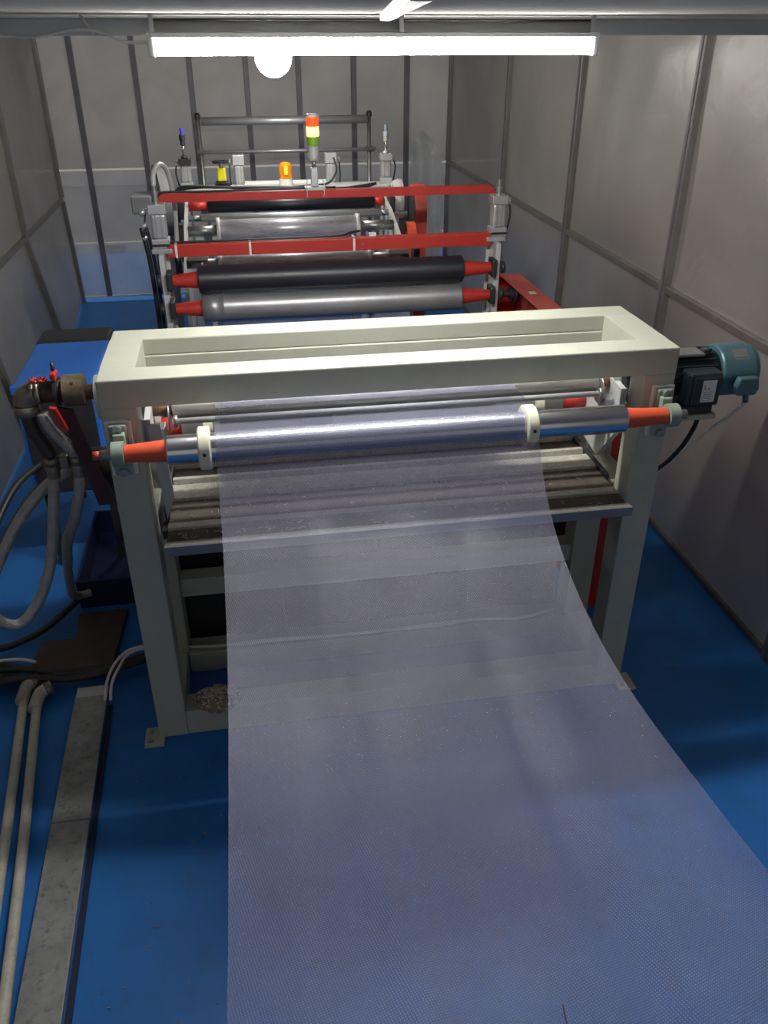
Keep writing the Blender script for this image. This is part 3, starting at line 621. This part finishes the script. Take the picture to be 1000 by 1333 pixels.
def blob(a, b):
    th = 2 * PI * a; ph = PI / 2 * b; rr = math.cos(ph) * (1 + .08 * math.sin(3 * th) + .05 * math.sin(7 * th + 1))
    return (-.235 + .085 * rr * math.cos(th), 2.53 + .062 * rr * math.sin(th), .116 + .06 * math.sin(ph) * (1 + .1 * math.sin(5 * th)))
obj('pellet_heap', G().grid(blob, 32, 8), m_pile, t)
g = G()
for k in range(240):
    a, b = random.random(), random.random() ** .6 * .95; p = Vector(blob(a, b)); d = (p - Vector((-.235, 2.53, .10))).normalized(); e = Vector((random.uniform(-1, 1), random.uniform(-1, 1), random.uniform(-1, 1))).normalized() * .006
    g.cyl(p + d * .002 - e, p + d * .002 + e, .0035, n=5)
pl = obj('pellets', g, m_pellet, t); pl['kind'] = 'stuff'
obj('bag_knot', G().lathe([(0, .012), (.015, .008), (.03, .016), (.045, .02)], (-.19, 2.50, .165), (.3, -.4, 1), 10), m_dust, t)
g = G()
for k in range(46):
    x = random.uniform(-.62, -.15); y = random.uniform(1.2, 2.4); a = random.uniform(0, PI); l = random.uniform(.002, .010)
    g.box(x - l * .5, x + l * .5, y - .002, y + .002, .0005, .003)
one('floor_litter', g, M('paint_chips', (.25, .14, .10), .6, 0, .6, 200), (-.4, 1.8, 0), 'tiny chips and specks littering the blue floor', 'litter', kind='stuff')

t = thing('filler_base', (.48, 3.8, 0), 'plain dark machine base added to fill the dark space behind the cream frame', 'machine base')  # dark block added so the space behind the frame stays dark
obj('body', G().cbox(-.37, 1.33, 3.05, 4.45, .03, .82, .006), m_plastic, t)
for k in range(4): obj('base_panel', G().cbox(-.355 + k * .42, .05 + k * .42, 3.038, 3.0495, .06, .78, .004), m_plastic, t)
for x in (-.24, 1.19):
    for y in (3.1, 4.35): obj('foot', G().box(x, x + .05, y, y + .05, 0, .0295), m_plastic, t)

# ================================================================== NIP STAND WITH RED BEAMS
SY = 4.82; NY = SY - .12
st = thing('nip_stand', (.5, SY, 0), 'nip roller stand with two red cross beams behind the cream frame', 'machine stand')
for x, s in ((-.425, 1), (1.455, -1)):
    po = obj('post', G().box(x - .028, x + .028, SY + .03, SY + .04, 0, 1.345).box(x - s * .004 - .014, x - s * .004 + .014, SY - .105, SY + .0299, 0, 1.345), m_beamgrey, st)
    obj('head_plate', G().cbox(x - .055, x + .055, SY - .06, SY + .06, 1.3455, 1.372, .004), m_alu, st)
    for z in (1.25, 1.16, .95, .86): obj('bolt', G().cyl((x + s * .0105, SY - .08, z), (x + s * .022, SY - .08, z), .011, n=6), m_steel, po)
    for z in (1.215, 1.06):
        bb = obj('bearing_block', G().cbox(min(x + s * .0105, x + s * .041), max(x + s * .0105, x + s * .041), SY - .16, SY - .06, z - .05, z + .05, .008), m_plastic, st)
        obj('bearing_cap', G().cyl((x - s * .0185, NY, z), (x - s * .040, NY, z), .034, n=16), m_plastic, bb)
    obj('foot', G().cbox(x - .07, x + .07, SY - .09, SY + .09, 0, .014, .002), m_beamgrey, st)
lo = obj('lower_beam', G().cbox(-.396, 1.426, SY - .055, SY + .01, 1.325, 1.392, .003), m_red, st)
up = obj('upper_beam', G().prism([(-.44, 1.592), (1.475, 1.592), (1.445, 1.634), (-.405, 1.634)], 1, SY + .056, SY + .11), m_red, st, bevel=.002)
for x in (-.35, .05 , .63): obj('cable_tie', G().box(x - .006, x + .006, SY - .0575, SY + .012, 1.3225, 1.3235).box(x - .006, x + .006, SY - .058, SY - .0555, 1.3225, 1.398).box(x - .006, x + .006, SY - .058, SY + .012, 1.394, 1.398), m_label, lo)
for x in (.68, 1.17): obj('screw', G().cyl((x, SY - .0555, 1.36), (x, SY - .06, 1.36), .007, n=8), m_brass, lo)
obj('air_line', G().tube([(-.39, SY - .02, 1.398), (0, SY - .03, 1.400), (.3, SY - .025, 1.400), (.55, SY - .02, 1.402), (.62, SY + .04, 1.405), (.70, SY + .2, 1.38)], .006, 8), m_black, lo)
obj('air_line', G().tube([(-.43, SY + .085, 1.60), (-.40, SY + .07, 1.642), (-.2, SY + .08, 1.641), (.2, SY + .08, 1.642), (.55, SY + .1, 1.642)], .006, 8), m_black, up)
obj('bracket', G().cbox(.72, .76, SY - .03, SY + .0, 1.393, 1.412, .002), m_label, lo)

def air_cyl(name, x, y, z0, z1, w_, label, group, mat=m_alu, rod=None, side=1, cap=None):
    t_ = thing(name, (x, y, z0), label, 'air cylinder', group)
    c = .22 * (z1 - z0); h = w_ / 2
    obj('bottom_cap', G().cbox(x - h, x + h, y - h, y + h, z0, z0 + c, .004), mat, t_)
    obj('barrel', G().cbox(x - h * .82, x + h * .82, y - h * .82, y + h * .82, z0 + c, z1 - c, .012), mat, t_)
    obj('top_cap', G().cbox(x - h, x + h, y - h, y + h, z1 - c, z1, .004), cap or mat, t_)
    for sx in (-.3, .3): obj('groove', G().box(x + sx * h - .003, x + sx * h + .003, y - h * .83, y - h * .80, z0 + c, z1 - c), m_alud, t_)
    for sx in (-1, 1): obj('tie_bolt', G().cyl((x + sx * h * .7, y - h * .7, z1), (x + sx * h * .7, y - h * .7, z1 + .006), .006, n=6), m_steel, t_)
    obj('port_fitting', G().cyl((x + side * h, y, z1 - c / 2), (x + side * (h + .025), y, z1 - c / 2), .009, n=10).cyl((x + side * (h + .02), y, z1 - c / 2), (x + side * (h + .02), y, z1 - c / 2 - .03), .007, n=8), m_alu, t_)
    obj('air_tube', G().tube([(x + side * (h + .02), y, z1 - c / 2 - .03), (x + side * (h + .026), y - .005, (z0 + z1) / 2), (x + side * (h + .012), y, z0 + c / 2), (x + side * h, y, z0 + c / 2)], .0055, 6), m_black, t_)
    if rod:
        zr, knob = rod
        obj('piston_rod', G().cyl((x, y, z1), (x, y, zr), .011, n=12), m_chrome, t_)
        obj('rod_nut', G().cyl((x, y, z1), (x, y, z1 + .015), .024, n=12), cap or mat, t_)
        kn = obj('adjuster', G().lathe([(0, .018), (.03, .018), (.035, .022), (.065, .022)], (x, y, zr - .03), (0, 0, 1), 14), knob[0], t_)
        obj('adjuster_tip', G().lathe([(0, .012), (.04, .012), (.045, .007)], (x, y, zr + .0355), (0, 0, 1), 12), knob[1], kn)
    return t_
CG = 'air cylinders on the red-beam stand'
cl = air_cyl('air_cylinder', -.427, SY - .005, 1.3725, 1.60, .095, 'aluminium air cylinder at the left end of the lower red beam', CG, side=-1)
obj('hose_nipple', G().lathe([(0, .016), (.05, .016), (.05, .021), (.06, .021), (.06, .014), (.09, .014)], (-.43, SY, 1.6005), (0, 0, 1), 14), m_steel, cl)
obj('hose_arc', G().tube([(-.43, SY, 1.685), (-.425, SY + .03, 1.75), (-.395, SY + .12, 1.78), (-.365, SY + .22, 1.72), (-.355, SY + .3, 1.55), (-.37, SY + .35, 1.3), (-.38, SY + .38, 1.05)], .013, 10), m_beamgrey, cl)
obj('base_strip', G().cbox(-.477, -.377, SY - .06, SY - .0535, 1.385, 1.397, .001), m_black, cl)
for z in (1.57, 1.50, 1.44): obj('push_fitting', G().cyl((-.49, SY - .02, z), (-.52, SY - .03, z - .02), .014, n=10), m_alu, cl)
cr_ = air_cyl('air_cylinder', 1.472, SY - .005, 1.3725, 1.595, .092, 'aluminium air cylinder at the right end of the lower red beam', CG)
obj('hose_nipple', G().lathe([(0, .016), (.03, .016), (.03, .02), (.04, .02), (.04, .010), (.08, .010)], (1.472, SY, 1.5955), (0, 0, 1), 14), m_steel, cr_)
obj('base_strip', G().cbox(1.425, 1.519, SY - .06, SY - .0520, 1.385, 1.397, .001), m_black, cr_)
for k, (dx, lbl) in enumerate(((-.50, 'black air hose running down the outside of the left post'), (-.475, 'black air hose running down close to the left post'))):
    one('air_hose', G().tube([(dx - .02, SY - .03, 1.48), (dx, SY - .02, 1.30), (dx + .005, SY - .01, 1.0), (dx + .0, SY, .6), (dx, SY, .03)], .013 - .003 * k, 8), m_black, (dx, SY, .5), lbl, 'hose')

def nip_roll(name, y, z, rr, x0, x1, xe0, xe1, mat, mj, label, rj0=.046, rj1=.030):
    t_ = thing(name, ((x0 + x1) / 2, y, z), label, 'roller')
    obj('barrel', G().lathe([(0, rr - .006), (.006, rr), (x1 - x0 - .006, rr), (x1 - x0, rr - .006)], (x0, y, z), (1, 0, 0), 40), mat, t_)
    for a, b in ((x0, xe0), (x1, xe1)):
        obj('journal', G().lathe([(0, rj0), (abs(b - a), rj1)], (a, y, z), (1 if b > a else -1, 0, 0), 24), mj, t_)
    return t_
nip_roll('rubber_roller', NY, 1.215, .075, -.245, 1.243, -.383, 1.413, m_blackroll, m_red, 'black rubber nip roller between red tapered ends')
t = nip_roll('press_roller', NY, 1.058, .076, -.238, 1.240, -.383, 1.413, m_greyroll, m_red, 'matte grey press roller just below the black roller')
obj('end_sleeve', G().cyl((-.236, NY, 1.058), (-.12, NY, 1.058), .0768, n=40), m_greyroll, t)
one('tie_bar', G().cyl((-.40, SY + .1, 1.13), (-.27, SY + .1, 1.13), .012, n=12).cyl((-.27, SY + .1, 1.13), (1.43, SY + .1, 1.13), .009, n=12), m_chrome, (.5, SY + .1, 1.13), 'thin steel tie bar behind the black nip roller', 'rod')
# red belt cover on the right of the stand
t = thing('chain_cover', (1.6, 4.4, 0), 'faded red open-sided chain cover right of the nip stand', 'guard')
obj('top_plate', G().cbox(1.535, 1.662, 3.72, 4.91, 1.112, 1.12, .002), m_pink, t)
obj('outer_side', G().box(1.654, 1.662, 3.72, 4.91, 0, 1.1118), m_pink, t)
obj('rear_side', G().box(1.535, 1.6538, 4.902, 4.91, 0, 1.1118), m_red, t)
obj('front_side', G().box(1.535, 1.6538, 3.72, 3.728, 0, 1.1118), m_pink, t)
obj('sprocket', G().cyl((1.56, NY, 1.058), (1.59, NY, 1.058), .05, n=20), m_black, t)
obj('drive_shaft', G().lathe([(0, .02), (.05, .02), (.05, .032), (.10, .032)], (1.486, NY, 1.058), (1, 0, 0), 16), m_plastic, t)
obj('label_patch', G().box(1.58, 1.62, 4.45, 4.50, 1.1202, 1.121), m_beigelt, t)

# ================================================================== REAR COATING UNIT
ru = thing('rear_unit', (.37, 6.0, 0), 'rear roller unit with grey side plates and a pale top beam', 'machine')
for x in (-.345, 1.045):
    obj('side_plate', G().prism([(5.15, 0), (6.62, 0), (6.62, 1.34), (6.30, 1.375), (5.95, 1.33), (5.5, 1.20), (5.15, 1.05)], 0, x - .012, x + .012), m_beamgrey, ru)
obj('top_beam', G().cbox(-.372, 1.135, 6.32, 6.50, 1.376, 1.432, .004), m_beamgrey, ru)
obj('beam_step', G().cbox(-.24, .98, 6.26, 6.3195, 1.376, 1.405, .003), m_alu, ru)
obj('rear_table', G().cbox(-.33, 1.03, 6.52, 7.3, 1.28, 1.32, .004), m_beamgrey, ru)
for x in (-.25, .95):
    for y in (6.62, 7.24): obj('table_leg', G().box(x - .02, x + .02, y, y + .04, 0, 1.28), m_beamgrey, ru)
obj('white_bracket', G().cbox(-.324, -.20, 5.18, 5.30, 1.205, 1.245, .004), m_white, ru)
obj('white_bracket', G().cbox(.90, 1.03, 5.18, 5.30, 1.20, 1.235, .004), m_white, ru)
obj('warning_plate', G().box(-.30, -.18, 5.12, 5.126, 1.10, 1.15).box(-.24, -.232, 5.126, 5.18, 1.10, 1.2), m_label, ru)
for i, x in enumerate((-.345, 1.045)):
    s = 1 if i == 0 else -1
    for y, z in ((5.22, 1.175), (5.75, 1.26), (6.1, 1.34)):
        bb = obj('bearing_block', G().cbox(x - .05, x - .0122, y - .05, y + .05, z - .055, z + .055, .005) if i == 0 else G().cbox(x + .0122, x + .05, y - .05, y + .05, z - .055, z + .055, .005), m_plastic, ru)
def rear_roll(name, y, z, rr, xb0, xb1, label, mat, collars=True, rs=.03, matj=None):
    t_ = thing(name, (.35, y, z), label, 'roller')
    obj('barrel', G().cyl((xb0, y, z), (xb1, y, z), rr, n=36), mat, t_)
    obj('shaft', G().cyl((-.332, y, z), (xb0 - .0005, y, z), rs), matj or m_steel, t_)
    obj('shaft', G().cyl((xb1 + .0005, y, z), (1.032, y, z), rs), matj or m_steel, t_)
    if collars:
        for x in (xb0 - .008, xb1 - .016): obj('collar', G().cyl((x, y, z), (x + .024, y, z), rr + .012, n=28), m_white, t_)
    return t_
rear_roll('chrome_roller', 5.24, 1.175, .042, -.135, .79, 'bright steel roller low behind the lower red beam', m_wrapped, rs=.028)
rear_roll('chrome_roller', 5.78, 1.26, .068, -.138, .792, 'wide shiny roller with white collars between the two red beams', m_wrapped, rs=.034)
rear_roll('film_roller', 5.98, 1.303, .026, -.25, .98, 'slim pale roller above the wide shiny roller', m_alu, False, .02)
rear_roll('rubber_roller', 6.14, 1.352, .044, -.20, .955, 'black roller just under the upper red beam', m_blackroll, False, .03, m_red)
UG = 'air cylinders on the rear unit'
air_cyl('air_cylinder', -.338, 6.40, 1.4325, 1.63, .085, 'tall air cylinder with blue-tipped rod at the left of the rear unit', UG, rod=(1.745, (m_plastic, m_bluecap)), side=-1, cap=m_plastic)
air_cyl('air_cylinder', 1.088, 6.40, 1.4325, 1.635, .085, 'tall air cylinder with raised rod at the right of the rear unit', UG, rod=(1.745, (m_alu, M('grey_blue_cap', (.2, .28, .34), .4))))
air_cyl('air_cylinder', .033, 6.58, 1.3205, 1.625, .085, 'short air cylinder right of the yellow regulator', UG, side=-1)
air_cyl('air_cylinder', .705, 6.58, 1.3205, 1.625, .085, 'short air cylinder right of the signal tower', UG)
t = thing('pressure_regulator', (-.092, 6.40, 1.432), 'yellow regulator with black handwheels on the rear unit', 'valve')
obj('base', G().cbox(-.145, -.035, 6.36, 6.44, 1.4325, 1.452, .004), m_plastic, t)
obj('stem', G().cyl((-.092, 6.40, 1.452), (-.092, 6.40, 1.60), .014, n=12), m_plastic, t)
obj('body', G().cbox(-.122, -.062, 6.37, 6.43, 1.475, 1.565, .008), m_yellow, t)
for z, rr in ((1.46, .045), (1.595, .058)):
    wv = obj('handwheel', G().ring((-.092, 6.40, z), (-.092, 6.40, z + .014), rr, rr - .014).box(-.092 - rr + .01, -.092 + rr - .01, 6.394, 6.406, z + .002, z + .012), m_plastic, t)
t = thing('warning_beacon', (.360, 6.40, 1.432), 'amber rotating beacon on the pale top beam', 'beacon')
obj('base', G().lathe([(0, .048), (.012, .05), (.05, .046)], (.360, 6.40, 1.4325), (0, 0, 1), 24), m_white, t)
ln = obj('lens', G().lathe([(0, .044), (.085, .043), (.10, .038), (.108, .02), (.110, .001)], (.360, 6.40, 1.483), (0, 0, 1), 24), m_amber, t)
obj('reflector', G().cbox(.347, .373, 6.352, 6.3585, 1.51, 1.57, .002), m_ambercore, ln)
for a in range(10):
    q = 2 * PI * a / 10; obj('lens_rib', G().box(.360 + .0435 * math.cos(q) - .002, .360 + .0435 * math.cos(q) + .002, 6.40 + .0435 * math.sin(q) - .002, 6.40 + .0435 * math.sin(q) + .002, 1.486, 1.566), m_amber, ln)
# signal tower stands on the upper red beam
TX, TY = .433, SY + .083
t = thing('signal_tower', (TX, TY, 1.636), 'stack light with glowing red and amber above green on the upper red beam', 'signal light')
obj('foot', G().cbox(TX - .055, TX + .055, TY - .04, TY + .03, 1.6350, 1.652, .003), m_beamgrey, t)
obj('bracket', G().cbox(TX - .02, TX + .02, TY - .012, TY + .012, 1.6525, 1.75, .004), m_alu, t)
obj('stem', G().cyl((TX, TY, 1.75), (TX, TY, 1.785), .011, n=12), m_steel, t)
obj('base', G().lathe([(0, .024), (.01, .030), (.075, .030)], (TX, TY, 1.785), (0, 0, 1), 24), m_beamgrey, t)
for i, (m_, nm) in enumerate(((m_sgrn, 'green_lens'), (m_syel, 'amber_lens'), (m_sred, 'red_lens'))):
    obj(nm, G().lathe([(0, .0305), (.003, .033), (.044, .033), (.0465, .0305)], (TX, TY, 1.8605 + i * .047), (0, 0, 1), 28), m_, t)
obj('cap', G().lathe([(0, .031), (.012, .030), (.016, .022)], (TX, TY, 2.0018), (0, 0, 1), 24), m_white, t)
for x in (-.045, .045): obj('cable_tie', G().tube([(TX + x, TY - .03, 1.60), (TX + x * 1.1, TY - .06, 1.66), (TX + x * .9, TY - .02, 1.69)], .003, 5), m_label, t)
one('paper_roll', G().lathe([(0, .012), (0, .052), (.605, .052), (.605, .012)], (.072, 6.72, 1.372), (1, 0, 0), 32), m_paper, (.36, 6.72, 1.372), 'plain white roll lying behind the beacon', 'roll')
# cable runs over the rear unit
for k in range(3):
    one('cable_run', G().tube([(-.46 + .02 * k, 6.28, .95), (-.455 + .02 * k, 6.28, 1.2), (-.44 + .02 * k, 6.29, 1.38), (-.38, 6.30, 1.44 + .008 * k), (-.1, 6.285 - .01 * k, 1.452), (.15, 6.28, 1.425 + .01 * k), (.5, 6.29, 1.44 - .006 * k), (.75, 6.28, 1.425 - .02 * k), (1.0, 6.29, 1.45)], .009, 8), m_black, (.3, 6.3, 1.43), ('highest', 'middle', 'lowest')[k] + ' sagging black cable along the pale top beam', 'cable', 'black cables on the rear unit')
one('loose_cable', G().tube([(.72, 6.50, 1.60), (.73, 6.44, 1.52), (.66, 6.38, 1.445), (.50, 6.33, 1.44), (.40, 6.31, 1.436)], .007, 8), m_black, (.6, 6.4, 1.44), 'black cable curving down from the cylinder right of the tower', 'cable')
# rack of tubes
t = thing('tube_rack', (.44, 7.6, 0), 'tall rack with two horizontal steel tubes behind the rear unit', 'rack')
for x in (-.262, 1.148):
    obj('post', G().cyl((x, 7.6, 0), (x, 7.6, 1.80), .017, n=12), m_steel, t)
    obj('post_cap', G().lathe([(0, .024), (.03, .024), (.045, .012)], (x, 7.6, 1.78), (0, 0, 1), 12), m_plastic, t)
    obj('clamp', G().cyl((x - .026, 7.6, 1.53), (x + .03, 7.6, 1.53), .024, n=12), m_steel, t)
obj('upper_tube', G().cyl((-.238, 7.58, 1.762), (1.13, 7.58, 1.762), .032, n=20), m_alu, t)
obj('lower_tube', G().cyl((-.29, 7.575, 1.53), (1.20, 7.575, 1.53), .015, n=16), m_alu, t)
# blower at the left
t = thing('blower', (-.55, 6.4, 0), 'round grey blower housing left of the rear unit', 'blower')
obj('scroll', G().lathe([(0, .14), (.012, .225), (.018, .24), (.09, .24), (.096, .225), (.108, .14)], (-.575, 6.40, 1.35), (1, .22, 0), 44), m_blower, t)
obj('inlet', G().lathe([(0, .09), (.03, .09), (.03, .07)], (-.47, 6.424, 1.35), (1, .22, 0), 28), m_blower, t)
obj('outlet', G().prism([(6.20, 1.30), (6.40, 1.30), (6.40, 1.42), (6.20, 1.42)], 0, -.72, -.58), m_blower, t, bevel=.01)
obj('stand', G().box(-.56, -.48, 6.34, 6.50, 0, 1.13), m_blower, t)
# right-hand drive of the rear unit
t = thing('belt_guard', (1.24, 6.0, 0), 'tall dark red belt guard with a rounded top right of the rear unit', 'guard')
arch = [(5.86, 0), (6.14, 0)] + [(6.0 + .14 * math.cos(a), 1.345 + .14 * math.sin(a)) for a in [PI * k / 12 for k in range(13)]]
obj('cover', G().prism(arch, 0, 1.205, 1.285), m_pink, t)
obj('inner_face', G().prism([(y * .96 + 6.0 * .04, z * .985) for y, z in arch], 0, 1.200, 1.2049), m_plastic, t)
t = thing('belt_guard', (1.14, 5.75, 0), 'short orange belt guard with a rounded top beside the shiny roller', 'guard')
arch = [(5.64, .85), (5.86, .85)] + [(5.75 + .11 * math.cos(a), 1.17 + .11 * math.sin(a)) for a in [PI * k / 12 for k in range(13)]]
obj('cover', G().prism(arch, 0, 1.112, 1.175), m_orange, t)
obj('stay', G().box(1.175, 1.1995, 5.84, 5.87, 1.20, 1.24), m_rust, t)
obj('stand', G().box(1.12, 1.17, 5.70, 5.80, 0, .8495), m_plastic, t)
t = thing('disc_brake', (1.13, 6.25, 1.0), 'pale round disc brake between the rear unit and the red guard', 'brake')
obj('disc', G().lathe([(0, .06), (.008, .11), (.05, .125), (.075, .125), (.085, .10)], (1.095, 6.22, 1.36), (1, 0, 0), 32), m_beamgrey, t)
obj('hub', G().cyl((1.0575, 6.22, 1.36), (1.095, 6.22, 1.36), .035, n=16), m_steel, t)
for k in range(6):
    a = 2 * PI * k / 6; obj('bolt', G().cyl((1.09, 6.22 + .085 * math.cos(a), 1.36 + .085 * math.sin(a)), (1.103, 6.22 + .085 * math.cos(a), 1.36 + .085 * math.sin(a)), .009, n=6), m_brass, t)
obj('caliper', G().cbox(1.0575, 1.19, 6.06, 6.12, 1.24, 1.29, .006), m_steel, t)
obj('valve', G().lathe([(0, .012), (.02, .016), (.035, .010)], (1.075, 6.08, 1.2905), (0, 0, 1), 10), m_yellow, t)
# loose film sheet hanging on the back wall
def sheet(a, b):
    x = 1.74 + .31 * a; z = .04 + (1.52 - .20 * max(0, a - .35) / .65 - .18 * max(0, .25 - a) / .25) * b
    return (x + .02 * math.sin(5 * b) * (1 - b), YB - .055 + .018 * math.sin(9 * a + 2 * b) - .02 * (1 - b), z)
one('hanging_sheet', G().grid(sheet, 20, 30), wall_film('loose_sheet', .18, (.62, .64, .62), .12, .35, .6), (1.9, 8.72, .04), 'pale crumpled plastic sheet hanging in the back right corner', 'plastic sheet')
